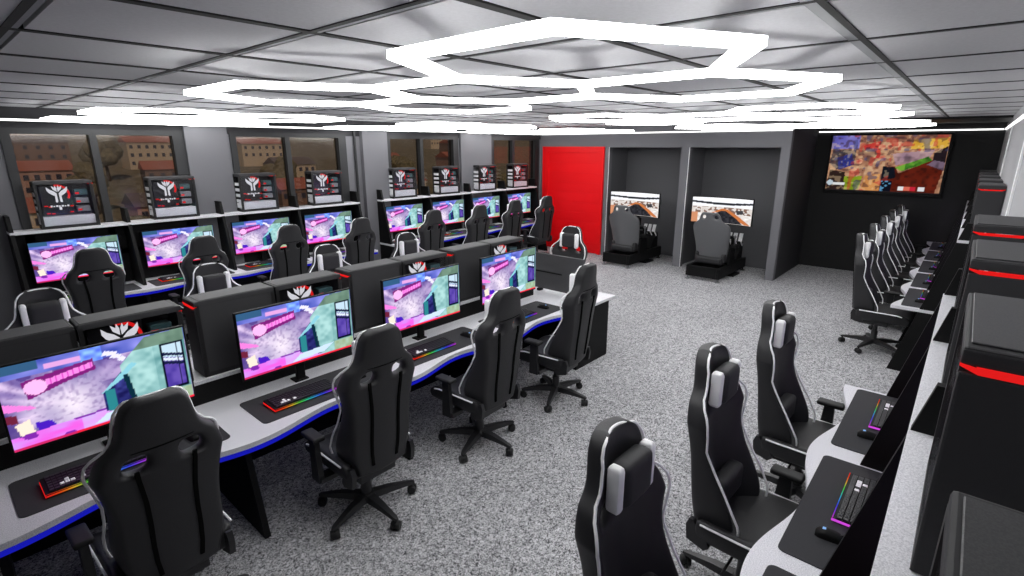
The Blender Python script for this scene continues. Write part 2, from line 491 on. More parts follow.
for k, (a, b, m) in enumerate(WIN):
    w = MB(); y0, y1 = YL - .02, YL + .10
    w.box(a - .01, a + .07, y0, y1, WS, WT + .06); w.box(b - .07, b + .06, y0, y1, WS, WT + .06)
    w.box(a + .07, b - .07, y0, y1, WS, WS + .06); w.box(a + .07, b - .07, y0, y1, WT, WT + .06)
    w.box(m - .035, m + .035, y0, y1, WS + .06, WT)
    wo = struct(f'window_{k + 1}', w, M['frame'])
    for (p, q) in ((a + .07, m - .035), (m + .035, b - .07)):
        obj('window_pane', MB().box(p, q, YL + .05, YL + .058, WS + .06, WT), M['pane'], wo)

# back wall with booths
def wall_x(mb, x0, x1, y0, y1, z0, z1): mb.box(x0, x1, y0, y1, z0, z1)
B1, B2 = (4.26, 5.82), (2.52, 4.10); BT = 2.285; PE = 2.38
bw = MB()
bw.box(XB, XB + .12, B1[1], YL + .22, 0, HC + .06)
bw.box(XB, XB + .12, B1[0], B1[1], BT, HC + .06); bw.box(XB, XB + .12, B2[0], B2[1], BT, HC + .06)
bw.box(XB, XB + .12, B2[1], B1[0], 0, HC + .06); bw.box(XB, XB + .12, PE, B2[0], 0, HC + .06)
struct('wall_back', bw, M['grey_wall'])
bi = MB(); XI = 10.64
bi.box(XI, XI + .06, PE + .02, B1[1] + .25, 0, HC + .06)
bi.box(XB + .12, XI, B1[1] + .06, B1[1] + .12, 0, HC + .06)
bi.box(XB + .12, XI, B2[1] + .05, B1[0] - .05, 0, HC + .06)
bi.box(XB + .12, XI, B2[0] - .08, B2[0] - .02, 0, HC + .06)
bi.box(XB + .12, XI, B2[0] - .08, B1[1] + .12, BT + .05, BT + .1)
struct('wall_booth', bi, M['booth'])
ws = MB(); ws.box(XB + .12, XT, PE, PE + .04, 0, HC + .06)
struct('wall_alcove', ws, M['dark_wall'])
struct('wall_far', MB().box(XT, XT + .1, YR - .1, PE + .1, 0, HC + .06), M['black_wall'])
struct('ceiling_soffit', MB().box(XB - .02, XT, YR, PE, HC - .03, HC + .05), M['black'])
struct('wall_right', MB().box(X0, XT, YR - .1, YR, 0, HC + .06), M['pale_wall'])
struct('wall_front', MB().box(X0 - .1, X0, YR - .1, YL + .2, 0, HC + .06), M['grey_wall'])
tr = MB()
for x in (5.6, 9.1): tr.box(x, x + .12, YR, YR + .012, 0, HW - .05)
struct('trim_4', tr, M['white'])
mt = MB()
for y in (B1[1], B2[1]): mt.box(XB - .006, XB, y - .006, y + .004, 0, BT)
struct('trim_5', mt, M['white'])

# red door
D0, D1 = 5.92, 7.54
df = MB(); x = XB - .05
df.box(x, XB, D0, D0 + .08, 0, 2.30, .004); df.box(x, XB, D1 - .15, D1, 0, 2.30, .004); df.box(x, XB, D0 + .08, D1 - .15, 2.175, 2.30, .004)
dr = struct('door_1', df, M['red'])
dp = MB(); dp.box(XB - .02, XB - .002, D0 + .08, D1 - .15, .01, 2.175)
for k in range(10): dp.box(XB - .024, XB - .018, D0 + .09, D1 - .16, .03 + k * .215, .03 + k * .215 + .207, .003, 1)
obj('door_panel', dp, M['red'], dr)

# ceiling lights: clusters of five hexagons
def hex_cluster(ox, oy, label):
    t = thing('hexagon_ceiling_light', label, 'ceiling light', (ox, oy, 2.55), 0, 'hexagon ceiling lights')
    px_, py_, R = .988, .852, .572
    cs = [(0, 0), (px_, 0), (px_ / 2, py_), (0, 2 * py_), (px_, 2 * py_)]
    seen = {}
    for cx, cy in cs:
        pts = [(cx + px_ / 2 * sx, cy + R / 2 * sy) if sx else (cx, cy + R * sy) for sx, sy in ((0, 1), (1, 1), (1, -1), (0, -1), (-1, -1), (-1, 1))]
        for a, b in zip(pts, pts[1:] + pts[:1]):
            k = tuple(sorted([(round(a[0] * 5), round(a[1] * 5)), (round(b[0] * 5), round(b[1] * 5))]))
            if k in seen: continue
            seen[k] = 1
            A, B = Vector((*a, 0)), Vector((*b, 0)); d = (B - A).normalized(); n = Vector((-d.y, d.x, 0)) * .0275
            e = .0165
            m = MB()
            out = [A - n - d * e, A + n - d * e, B + n + d * e, B - n + d * e]     # mitred over its neighbours
            m.prism([(p.x, p.y) for p in out], lambda p, q, z: Vector((p, q, z)), 0, .025)
            lo = obj('light_tube', m, M['tube'], t); lo.data.materials.append(M['white'])
            for pf in lo.data.polygons:
                if pf.normal.z > .9: pf.material_index = 1
    return t
CL = [(0, 0, 'white honeycomb light of five hexagons, the largest, overhead nearest'),
      (3.65, 0, 'white honeycomb light in the middle of the right-hand line'),
      (7.1, 0, 'white honeycomb light farthest along the right-hand line, before the television'),
      (0, 4.95, 'white honeycomb light nearest on the left-hand line, before the first window'),
      (3.72, 4.95, 'white honeycomb light in the middle of the left-hand line'),
      (7.15, 4.95, 'white honeycomb light farthest along the left-hand line, before the red door')]
for a, b, l in CL: hex_cluster((1.834 + a) / 1.2, (1.28 + b) / 1.2, l)

# perimeter strips
ZL = 2.555
lsw = tag(obj('light_strip', MB().box(X0, XB - .02, YL - .118, YL - .096, ZL, ZL + .022), M['strip']), 'thin white light strip running above the windows', 'light strip', 'wall light strips')
o = obj('mounting_rail', MB().box(X0, XB - .02, YL - .096, YL - .0115, ZL + .004, ZL + .02), M['frame'], lsw); o['label'] = 'dark mounting rail'
tag(obj('light_strip', MB().box(XB - .022, XB - .001, PE, YL - .12, ZL, ZL + .02), M['strip']), 'thin white light strip above the red door and booths', 'light strip', 'wall light strips')
tag(obj('light_strip', MB().box(XT - .022, XT - .001, YR + .03, PE - .02, ZL, ZL + .02), M['strip']), 'thin white light strip above the wall television', 'light strip', 'wall light strips')
tag(obj('light_strip', MB().box(X0, XT - .03, YR + .001, YR + .02, ZL, ZL + .02), M['strip']), 'thin white light strip along the top of the pale right wall', 'light strip', 'wall light strips')

# ------------------------------------------------------------------ television
tv = thing('wall_television', 'large wall-mounted television showing a colourful game', 'television', (XT, 1.255, 1.99))
b = MB(); b.box(-.06, -.001, -.89, .89, -.535, .535, .008)
obj('housing', b, M['black'], tv)
pm = picture_mesh('screen', 1.70, .98, 150, 86, arena, lambda a, c: (-.0615, -a, c + .012), M['tvscreen'])
obj('screen', pm, None, tv)

# ------------------------------------------------------------------ gaming chair
WID = [(.40, .175), (.46, .19), (.55, .212), (.64, .218), (.75, .212), (.86, .216), (.95, .236), (1.01, .252), (1.06, .250), (1.10, .222), (1.135, .176), (1.17, .150), (1.23, .140), (1.28, .128), (1.315, .104), (1.335, .064)]
BOL = [(.40, .13), (.47, .19), (.55, .20), (.66, .155), (.78, .095), (.88, .055), (1.0, .075), (1.06, .075), (1.13, .03), (1.25, .035), (1.335, .02)]
def yc(z): return -.19 - .115 * (z - .42)
def make_chair():
    t = thing('gaming_chair', '', 'chair')
    U = [-1, -.84, -.64, -.24, 0, .24, .64, .84, 1]
    Z = [.40, .43, .48, .55, .64, .75, .86, .95, 1.0, 1.01, 1.095, 1.118, 1.135, 1.17, 1.23, 1.28, 1.315, 1.335]
    bm = MB(); B = bm.bm
    def w(z): return smooth_lerp(WID, z)
    def fr(u, z): return Vector((u * w(z), yc(z) + .022 + smooth_lerp(BOL, z) * abs(u) ** 2.6, z))
    def bk(u, z): return Vector((u * w(z) * .97, yc(z) - .05 * (1 - .45 * u * u), z))
    FV = [[B.verts.new(fr(u, z)) for u in U] for z in Z]; BV = [[B.verts.new(bk(u, z)) for u in U] for z in Z]
    hole = {(9, 2), (9, 5)}
    for i in range(len(Z) - 1):
        for j in range(len(U) - 1):
            if (i, j) in hole:
                q = [(i, j), (i, j + 1), (i + 1, j + 1), (i + 1, j)]
                for (a, b_), (c, d) in zip(q, q[1:] + q[:1]):
                    B.faces.new((FV[a][b_], FV[c][d], BV[c][d], BV[a][b_]))
                continue
            B.faces.new((FV[i][j], FV[i][j + 1], FV[i + 1][j + 1], FV[i + 1][j]))
            B.faces.new((BV[i][j], BV[i + 1][j], BV[i + 1][j + 1], BV[i][j + 1]))
    for i in range(len(Z) - 1):
        for j in (0, len(U) - 1):
            B.faces.new((FV[i][j], FV[i + 1][j], BV[i + 1][j], BV[i][j]))
    for i in (0, len(Z) - 1):
        for j in range(len(U) - 1):
            B.faces.new((FV[i][j], BV[i][j], BV[i][j + 1], FV[i][j + 1]))
    obj('backrest', bm, M['leather'], t, sub=2)
    pts = []
    zs = [.44 + .03 * k for k in range(29)] + [1.31, 1.322]
    for z in zs: p = fr(-1, z); pts.append((p.x * .992 - .004, p.y - .010, p.z - .003))
    for k in range(1, 8):
        u = -1 + 2 * k / 8; p = fr(u * .9, 1.335); pts.append((p.x, p.y - .012, 1.327 + .004 * (1 - u * u)))
    for z in reversed(zs): p = fr(1, z); pts.append((p.x * .992 + .004, p.y - .010, p.z - .003))
    pp = obj('piping', MB().tube(pts, .0058, 6), M['white'], t, True); pp['label'] = 'white piping along the backrest edge'
    # seams on the back
    for s in (-1, 1):
        m = MB(); prev = None
        for k in range(15):
            z = .47 + k * .04
            x = s * .44 * w(z) * .97; y = yc(z) - .05 * (1 - .45 * .19)
            cur = [m.bm.verts.new((x - .0085, y - .0065, z)), m.bm.verts.new((x + .0085, y - .0065, z)), m.bm.verts.new((x + .0085, y + .004, z)), m.bm.verts.new((x - .0085, y + .004, z))]
            if prev:
                for q in range(4): m.bm.faces.new((prev[q], prev[(q + 1) % 4], cur[(q + 1) % 4], cur[q]))
            else: m.bm.faces.new(cur)
            prev = cur
        m.bm.faces.new(prev)
        obj('back_seam', m, M['seam'], t)
    m = MB(); m.tube([(u * .165, yc(1.12) - .05 * (1 - .45 * u * u) + .001, 1.12 - .006 * (1 - u * u)) for u in [k / 6 - 1 for k in range(13)]], .0035, 6)
    obj('back_seam', m, M['seam'], t)
    # headrest pillow
    def pillow(name, zc, hw, hh, ht, yoff, mtl):
        m = MB(); m.box(-hw, hw, yc(zc) + yoff, yc(zc) + yoff + ht, zc - hh, zc + hh, min(hh, ht) * .46, 4)
        o = obj(name, m, mtl, t, True); return o
    hp = pillow('headrest_pillow', 1.165, .095, .088, .085, .028, M['leather2'])
    for s in (-1, 1):
        m = MB(); a, b_ = sorted((s * .088, s * .126)); y = yc(1.165) + .028
        m.box(a, b_, y + .002, y + .083, 1.165 - .092, 1.165 + .092, .0185, 3)
        for v in m.bm.verts:
            tt = (v.co.z - 1.165) / .092; v.co.y = y + .0425 + (v.co.y - y - .0425) * (1 - .45 * tt * tt)
        so = obj('pillow_side', m, M['white'], hp, True); so['label'] = 'white end of the pillow'
    pillow('lumbar_pillow', .62, .135, .075, .085, .03, M['leather2'])
    # seat
    SU = [-1, -.82, -.55, 0, .55, .82, 1]; SY = [-.20, -.15, 0, .15, .25, .30, .325]
    m = MB(); B = m.bm
    def st(u, y):
        e = max(0, (y - .2) / .125)
        return Vector((u * .252 * (1 - .06 * e), y, .475 + .045 * abs(u) ** 3 * (1 - .5 * e) - .05 * e * e + .012 * (y > .1)))
    def sb(u, y):
        e = max(0, (y - .2) / .125)
        return Vector((u * .225, y * .96, .375 + .012 * e))
    TV = [[B.verts.new(st(u, y)) for u in SU] for y in SY]; BV = [[B.verts.new(sb(u, y)) for u in SU] for y in SY]
    for i in range(len(SY) - 1):
        for j in range(len(SU) - 1):
            B.faces.new((TV[i][j], TV[i][j + 1], TV[i + 1][j + 1], TV[i + 1][j])); B.faces.new((BV[i][j], BV[i + 1][j], BV[i + 1][j + 1], BV[i][j + 1]))
        for j in (0, len(SU) - 1): B.faces.new((TV[i][j], TV[i + 1][j], BV[i + 1][j], BV[i][j]))
    for i in (0, len(SY) - 1):
        for j in range(len(SU) - 1): B.faces.new((TV[i][j], BV[i][j], BV[i][j + 1], TV[i][j + 1]))
    so = obj('seat', m, M['leather'], t, sub=2)
    for s in (-1, 1):
        pt = [(s * .249, y, .500 if y < .2 else .5 - .6 * (y - .2) ** 1.3) for y in [-.16 + .05 * k for k in range(9)]]
        q = obj('seat_piping', MB().tube(pt, .006, 6), M['white'], so, True); q['label'] = 'white piping on the seat edge'
    # recline covers
    for s in (-1, 1):
        m = MB(); a, b_ = sorted((s * .198, s * .226))
        m.prism([(-.23, .37), (-.14, .345), (-.115, .37), (-.13, .41), (-.18, .45), (-.205, .49), (-.225, .492), (-.24, .45)], lambda p, q, d: Vector((d, p, q)), a, b_)
        obj('recline_cover', m, M['plastic'], t)
    for s in (-1,):
        m = MB(); a, b_ = sorted((s * .262, s * .296))
        m.prism([(.02, .33), (.11, .33), (.10, .615), (.04, .615)], lambda p, q, d: Vector((d, p, q)), a, b_)
        m.box(min(s * .18, s * .29), max(s * .18, s * .29), -.0, .08, .335, .365)
        ar = obj('armrest', m, M['plastic'], t)
        m = MB(); m.box(s * .280 - .038, s * .280 + .038, -.005, .155, .615, .645, .013, 3)
        obj('arm_pad', m, M['rubber'], ar, True)
    m = MB(); m.box(-.13, .13, -.16, .12, .315, .378, .01); m.box(-.03, .03, -.07, .06, .29, .32)
    mc = obj('tilt_mechanism', m, M['plastic'], t)
    obj('tilt_lever', MB().cyl((.10, -.02, .335), (.29, -.02, .325), .007, n=8), M['plastic'], mc, True)
    obj('gas_lift', MB().lathe([(.042, .085), (.042, .10), (.034, .11), (.033, .22), (.024, .225), (.022, .32)], (0, 0, 0), 18), M['plastic'], t, True)
    m = MB(); m.lathe([(.03, .07), (.055, .075), (.058, .11), (.046, .125), (.03, .128)], n=20)
    for k in range(5):
        a = -PI / 2 + 2 * PI * k / 5; R = Matrix.Rotation(a, 4, 'Z')
        sec = [(.04, .032, .075, .122), (.15, .027, .078, .118), (.25, .021, .075, .102), (.305, .017, .072, .092), (.325, .010, .074, .086)]
        rings = []
        for r, hw, z0, z1 in sec:
            rings.append([m.bm.verts.new(R @ Vector(p)) for p in ((r, -hw, z0), (r, hw, z0), (r, hw * .8, z1), (r, -hw * .8, z1))])
        for A, Bq in zip(rings, rings[1:]):
            for q in range(4): m.bm.faces.new((A[q], A[(q + 1) % 4], Bq[(q + 1) % 4], Bq[q]))
        m.bm.faces.new(rings[-1]); m.bm.faces.new(list(reversed(rings[0])))
    obj('star_base', m, M['plastic'], t, True)
    for k in range(5):
        a = -PI / 2 + 2 * PI * k / 5; R = Matrix.Rotation(a, 4, 'Z') ; Q = Matrix.Rotation(.6 + k * 1.7, 4, 'Z')
        c = R @ Vector((.307, 0, 0)); m = MB()
        for s in (-1, 1):
            d = Q @ Vector((0, s, 0)); h = c + Vector((0, 0, .031))
            m.cyl(h + d * .006, h + d * .028, .031, .027, 14)
        m.cyl(c + Vector((0, 0, .03)), c + Vector((0, 0, .078)), .010, n=8)
        m.cyl(c + Vector((0, 0, .031)) - (Q @ Vector((0, .012, 0))), c + Vector((0, 0, .031)) + (Q @ Vector((0, .012, 0))), .024, n=12)
        obj('caster', m, M['rubber'], t, True)
    return t
chair = Maker(make_chair())

# ------------------------------------------------------------------ monitor, keyboard, mouse, mat, tower
def make_monitor():
    t = thing('gaming_monitor', '', 'monitor')       # origin on the worktop below the panel, user at -Y
    zc, w, h = .380, .792, .436
    m = MB(); m.box(-w / 2 - .009, w / 2 + .009, -.006, .022, zc - h / 2 - .014, zc + h / 2 + .008, .003, 1)
    m.box(-.22, .22, .02, .05, zc - .13, zc + .13, .012, 2)
    obj('housing', m, M['black'], t)
    pm = picture_mesh('screen', w, h, 150, 84, neon_alley, lambda a, c: (a, -.0068, c + zc), M['screen'])
    obj('screen', pm, None, t)
    m = MB(); m.box(-.03, .03, .05, .085, .012, zc + .03, .004, 1)
    m.box(-.035, .035, .045, .10, zc - .05, zc + .05, .004, 1)
    s = obj('stand', m, M['black'], t)
    m = MB(); m.box(-.05, .05, .045, .13, 0, .012, .003, 1)
    obj('stand_base', m, M['black'], s)
    return t
monitor = Maker(make_monitor())

def make_keyboard():
    t = thing('gaming_keyboard', '', 'keyboard')     # origin at its centre on the mat, user at -Y
    w, d = .43, .165
    m = MB(); m.prism([(-d / 2, .006), (d / 2, .010), (d / 2, .030), (-d / 2, .020)], lambda p, q, x: Vector((x, p, q)), -w / 2, w / 2)
    obj('keyboard_case', m, M['black'], t)
    m = MB(); fn = [(-.195 + .0205 * i) for i in range(20)]
    white = {(2, 1), (3, 1), (4, 1), (3, 2), (6, 1)}
    ups = []
    for r in range(6):
        y = -d / 2 + .018 + r * .0245; z = .020 + (y + d / 2) / d * .010
        for i, x in enumerate(fn):
            if r == 0 and 5 <= i <= 9:
                if i == 5: m.box(x, x + .0205 * 4 + .017, y, y + .019, z, z + .009)
                continue
            if (i, r) in white: ups.append((x, y, z)); continue
            m.box(x, x + .0170, y, y + .019, z, z + .009)
    obj('keycap_field', m, M['key'], t)
    for x, y, z in ups:
        o = obj('keycap', MB().box(x, x + .0175, y, y + .02, z, z + .0095, .002, 1), M['white'], t); o['label'] = 'white keycap'
    hue = [C(255, 40, 40), C(255, 90, 30), C(250, 200, 60), C(90, 220, 80), C(60, 220, 190), C(70, 160, 255), C(70, 80, 255), C(160, 70, 255), C(235, 70, 230)]
    def rainbow(u, v):
        k = u * (len(hue) - 1); i = min(len(hue) - 2, int(k)); return mixc(hue[i], hue[i + 1], k - i)
    pm = picture_mesh('light_edge', w, .008, 40, 1, rainbow, lambda a, c: (a, -d / 2 - .0012 - (.0005 if c < 0 else -.0006), c + .0135), M['rainbow'])
    # top lip of the lit front edge
    o = obj('light_edge', pm, None, t); o['label'] = 'rainbow light along the front edge'
    pm = picture_mesh('light_edge', w, .004, 40, 1, rainbow, lambda a, c: (a, -d / 2 + .003 + c, .0212), M['rainbow'])
    o = obj('light_edge', pm, None, t); o['label'] = 'rainbow light along the front lip'
    o = obj('light_edge', MB().box(w / 2, w / 2 + .0025, -d / 2, d / 2, .008, .019), M['magenta'], t); o['label'] = 'magenta light on the right end'
    o = obj('light_edge', MB().box(-w / 2 - .002, -w / 2, -d / 2, d / 2, .008, .018), M['redglow'], t); o['label'] = 'red light on the left end'
    return t
keyboard = Maker(make_keyboard())

def make_mouse():
    t = thing('gaming_mouse', '', 'mouse')
    prof = [(-.062, .020, .016), (-.05, .028, .030), (-.02, .031, .038), (.015, .030, .033), (.045, .027, .022), (.060, .020, .012)]
    m = MB(); rings = []
    for y, hw, h in prof:
        rings.append([m.bm.verts.new((hw * math.cos(PI * k / 8), y, .001 + h * math.sin(PI * k / 8) ** .7)) for k in range(9)])
    for A, B in zip(rings, rings[1:]):
        for k in range(8): m.bm.faces.new((A[k], A[k + 1], B[k + 1], B[k]))
        m.bm.faces.new((A[8], A[0], B[0], B[8]))
    m.bm.faces.new(rings[0]); m.bm.faces.new(rings[-1])
    obj('mouse_body', m, M['black'], t, True)
    obj('scroll_wheel', MB().cyl((-.004, .035, .024), (.004, .035, .024), .009, n=12), M['rubber'], t)
    o = obj('logo_light', MB().box(-.007, .007, -.038, -.024, .030, .038, .002, 1), M['logo'], t); o['label'] = 'pale blue lit logo'
    return t
mouse = Maker(make_mouse())

def make_mat():
    m = MB(); m.box(-.45, .45, -.19, .19, 0, .004)
    es = [e for e in m.bm.edges if abs(e.verts[0].co.z - e.verts[1].co.z) > .002]
    bmesh.ops.bevel(m.bm, geom=es, offset=.03, segments=5, affect='EDGES', profile=.5)
    return tag(obj('mouse_mat', m, M['mat_cloth']), '', 'mouse mat')
mmat = Maker(make_mat())

EMB_L = [(-1, .92), (-.72, .62), (-.36, .40), (-.10, .12), (-.10, -.88), (-.24, -1), (-.34, -.92), (-.30, -.20), (-.56, -.02), (-.84, .22), (-1.0, .52)]
def make_tower():
    """origin under its middle; user (side glass) at -Y, red-lit front at +X, length .48, width .215, height .48"""
    t = thing('computer_tower', '', 'computer tower')
    L, W, Hh = .25, .1, .505
    f = MB(); r = .012
    f.box(-L, L, -W, W, 0, .03)
    for sx in (-1, 1):
        for sy in (-1, 1):
            f.box(sx * L - (r if sx > 0 else 0) * 2, sx * L + (0 if sx > 0 else r * 2), sy * W - (r * 2 if sy > 0 else 0), sy * W + (0 if sy > 0 else r * 2), .03, Hh - .02)
    obj('case_frame', f, M['plastic2'], t)
    m = MB(); m.box(-L, L, -W, W, Hh - .035, Hh, .006, 2)
    tp = obj('top_panel', m, M['case'], t)
    m = MB(); m.box(-L + .015, L - .028, -W + .010, W - .008, Hh, Hh + .004, .0015, 1)
    obj('top_vent', m, M['vent'], tp)
    obj('back_panel', MB().box(-L + .004, L - .004, W - .01, W - .001, .025, Hh - .03), M['case'], t)
    m = MB(); m.box(L - .02, L + .006, -W, W, 0, Hh - .047, .006, 2); m.box(L - .02, L + .003, -W, W, Hh - .034, Hh - .004, .004, 2)
    fp = obj('front_panel', m, M['case'], t)
    s = MB(); s.prism([(-W, Hh - .036), (-W + .028, Hh - .048), (W - .028, Hh - .048), (W, Hh - .036), (W, Hh - .031), (W - .028, Hh - .037), (-W + .028, Hh - .037), (-W, Hh - .031)], lambda p, q, d: Vector((d, p, q)), L - .012, L + .0062)
    o = obj('light_strip', s, M['redglow'], fp); o['label'] = 'red light strip across the front'
    # inside
    obj('motherboard', MB().box(-L + .03, L - .03, W - .03, W - .022, .12, Hh - .05), M['dark_board'], t)
    sh = obj('power_shroud', MB().box(-L + .026, L - .026, -W + .016, W - .03, .03, .128, .003, 1), M['shroud'], t)
    m = MB(); cx, cz, sc_ = -.055, .362, .088
    m.box(-L + .045, .055, -.045, -.025, .145, Hh - .05, .003, 1)
    pl = obj('graphics_card', m, M['dark_board'], t)
    e = MB(); ye = -.049
    for s_ in (-1, 1):
        e.prism([(cx + s_ * a * sc_, cz + b_ * sc_) for a, b_ in EMB_L], lambda p, q, d: Vector((p, d, q)), ye, ye + .004)
        e.prism([(cx + s_ * .05 * sc_, cz + .30 * sc_), (cx + s_ * .40 * sc_, cz + .62 * sc_), (cx + s_ * .50 * sc_, cz + 1.05 * sc_), (cx + s_ * .22 * sc_, cz + .80 * sc_), (cx + s_ * .16 * sc_, cz + 1.1 * sc_), (cx + s_ * .03 * sc_, cz + .75 * sc_)], lambda p, q, d: Vector((p, d, q)), ye, ye + .004)
    o = obj('emblem', e, M['emblem'], pl); o['label'] = 'white winged emblem'
    e = MB()
    for k, (wd, hh) in enumerate([(.016, 1), (.013, .7), (.018, 1), (.012, .8), (.016, 1), (.014, .7), (.017, 1)]):
        x = cx - .082 + k * .0235; e.box(x, x + wd, ye, ye + .004, .228, .228 + .018 * hh)
    e.box(cx - .012, cx + .010, ye, ye + .004, .196, .226)
    o = obj('caption', e, M['emblem'], pl); o['label'] = 'row of small white marks'
    e = MB()
    pts = [(cx + .105 * math.cos(a), cz + .105 * math.sin(a)) for a in [math.radians(-30 + 12 * k) for k in range(12)]]
    pin = [(cx + .085 * math.cos(a), cz + .085 * math.sin(a)) for a in [math.radians(-30 + 12 * k) for k in range(12)]]
    e.prism(pts + pin[::-1], lambda p, q, d: Vector((p, d, q)), ye + .002, ye + .004)
    for bx, bz in ((-.19, .235), (-.155, .225), (.03, .225), (-.18, .155), (-.14, .150), (.02, .160)): e.box(bx, bx + .03, ye + .001, ye + .004, bz, bz + .012)
    o = obj('accent', e, M['redglow'], pl); o['label'] = 'red accents around the emblem'
    for k, z in enumerate((.165, .255, .345)):
        dv = obj('drive_bay', MB().box(.085, .20, -.06, .02, z, z + .062, .004, 1), M['teal' if k == 2 else 'bay'], t)
        obj('drive_light', MB().box(.09, .125, -.062, -.058, z + .01, z + .03), M['redglow'], dv)
    for k in range(5):   # rear slots, bright covers
        z = .05 + .075 * k
        obj('rear_slot', MB().box(-L - .001, -L + .004, -W + .03, W - .04, z, z + .04 if k else z + .065), M['shroud'], t)
    obj('side_glass', MB().box(-L + .022, L - .022, -W + .002, -W + .006, .03, Hh - .035), M['side_glass'], t)
    return t
tower = Maker(make_tower())

# ------------------------------------------------------------------ desks and hutches
DZ = .70
def wave_edge(cs, p, x0, x1, amp, n=24):
    """front edge outline: bulges between seats, recess at each seat centre"""
    out = []
    N = int((x1 - x0) / .04)
    for k in range(N + 1):
        x = x0 + (x1 - x0) * k / N
        best = min(abs(x - c) for c in cs)
        y = amp * (.5 + .5 * math.cos(2 * PI * min(best, p / 2) / p))
        out.append((x, y))
    return out
def leg_panel(mb, x, y0, y1, zt=DZ - .035):
    mb.prism([(y0, 0), (y1, 0), (y1, zt), (y0 + .165, zt)], lambda p, q, d: Vector((d, p, q)), x - .018, x + .018)

def row_desk(name_label, hutch_label, loc, rotz, n, p, lit=True):
    """local: x along the row, y from the front edge (0) to the wall (.65)"""
    t = thing('gaming_desk', name_label, 'desk', loc, rotz)
    cs = [p * (k + .5) for k in range(n)]
    ed = wave_edge(cs, p, 0, n * p, .085)
    m = MB(); m.prism(ed + [(n * p, .645), (0, .645)], lambda a, b, d: Vector((a, b, d)), DZ - .03, DZ)
    obj('worktop', m, M['desk'], t)
    if lit:
        m = MB(); m.prism([(a, b + .004) for a, b in ed] + [(a, b + .022) for a, b in reversed(ed)], lambda a, b, d: Vector((a, b, d)), DZ - .061, DZ - .031)
        o = obj('light_strip', m, M['blue'], t); o['label'] = 'blue light strip under the front edge'
    for k in range(n + 1):
        x = min(max(p * k, .02), n * p - .02)
        m = MB(); leg_panel(m, x, .07, .64); obj('leg', m, M['black'], t)
    obj('modesty_panel', MB().box(.04, n * p - .04, .56, .58, .12, DZ - .035), M['black'], t)
    h = thing('monitor_hutch', hutch_label, 'shelf unit', (loc[0], loc[1], DZ), rotz)
    hz = 1.435 - DZ
    m = MB(); m.box(0, n * p, .41, .645, hz - .028, hz)
    o = obj('shelf', m, M['desk'], h); o['label'] = 'white top shelf'
    obj('back_panel', MB().box(.0, n * p, .63, .645, 0.001, hz - .028), M['black'], h)
    for k in range(n + 1):
        x = min(max(p * k, .018), n * p - .018)
        m = MB(); m.prism([(.24, .001), (.645, .001), (.645, .90), (.455, .90)], lambda a, b, d: Vector((d, a, b)), x - .017, x + .017)
        obj('partition', m, M['black'], h)
    return t

LEFT_Y, RIGHT_Y = 7.0, .43
row_desk('pale speckled desk under the two left windows with blue edge light', 'black shelf unit with white shelf under the two left windows', (.59, LEFT_Y, 0), 0, 4, 1.04)
row_desk('pale speckled desk under the far windows, toward the red door', 'black shelf unit with white shelf beside the red door', (5.18, LEFT_Y, 0), 0, 4, 1.04)
row_desk('pale wavy-edged desk along the right wall, nearest', 'black shelf unit on the near right-hand desk, seen from behind', (.91 + 3 * 1.04, RIGHT_Y, 0), PI, 4, 1.04, False)
row_desk('pale wavy-edged desk along the right wall, below the television', 'black shelf unit on the far right-hand desk', (6.53 + 5.0, RIGHT_Y, 0), PI, 5, 1.0, False)

def ordn(k, n, words): return words[k]
def seat_set(cx, edge, rz, where, row, kb_off=-.13, kb_y=.215, ms_off=.27, ms_y=.24, mon_y=.50, mat_y=.27, mat_x=0.0, with_tower=True, tw_y=.543, tw_x=0.0, mon_z=0.0, with_mon=True, desk_set=True):
    c, s = math.cos(rz), math.sin(rz)
    def W(dx, dy, z): return (cx + c * dx - s * dy, edge + s * dx + c * dy, z)
    if desk_set:
      mmat(W(mat_x, mat_y, DZ + .0005), rz, f'charcoal mouse mat {where}', f'mouse mats {row}')
      keyboard(W(kb_off, kb_y + .0825, DZ + .0045), rz, f'rainbow-lit keyboard {where}', f'keyboards {row}')
      mouse(W(ms_off, ms_y, DZ + .0045), rz + .1, f'small black mouse {where}', f'mice {row}')
    if with_mon: monitor(W(0, mon_y, DZ + mon_z + .0005), rz, f'lit gaming monitor {where}', f'monitors {row}')
    if with_tower: tower(W(tw_x, tw_y, 1.4355), rz, f'black computer tower {where}', f'computer towers {row}')

WL1 = ['at the leftmost window desk seat', 'at the second window desk seat from the left', 'at the third window desk seat, by the grey pier', 'at the fourth window desk seat, just before the wide pier']
WL2 = ['at the first window desk seat past the wide pier', 'at the second window desk seat past the wide pier', 'at the third window desk seat past the wide pier', 'at the last window desk seat, beside the red door']
for k in range(4): seat_set(.59 + 1.04 * (k + .5), LEFT_Y, 0, WL1[k], 'on the window desks')
for k in range(4): seat_set(5.18 + 1.04 * (k + .5), LEFT_Y, 0, WL2[k], 'on the window desks')
WR1 = ['at the right-wall seat nearest the front', 'at the middle seat of the near right-wall desk', 'at the end seat of the near right-wall desk']
for k in range(3): seat_set(.91 + 1.04 * (k + .5), RIGHT_Y, PI, WR1[k], 'on the right-wall desks', ms_off=.2, tw_y=.57, tw_x=-.055, mat_x=-.035 - (.04 if k == 0 else 0))
tower((.435, RIGHT_Y - .57, 1.4355), PI, 'nearest black computer tower on the right, its rear edge in the corner', 'computer towers on the right-wall desks')
WR2 = ['at the first seat of the far right-wall desk', 'at the second seat of the far right-wall desk', 'at the third seat of the far right-wall desk', 'at the fourth seat of the far right-wall desk', 'at the last right-wall seat, under the television']
for k in range(5): seat_set(6.53 + 1.0 * (k + .5), RIGHT_Y, PI, WR2[k], 'on the right-wall desks', ms_off=.2, tw_y=.575)

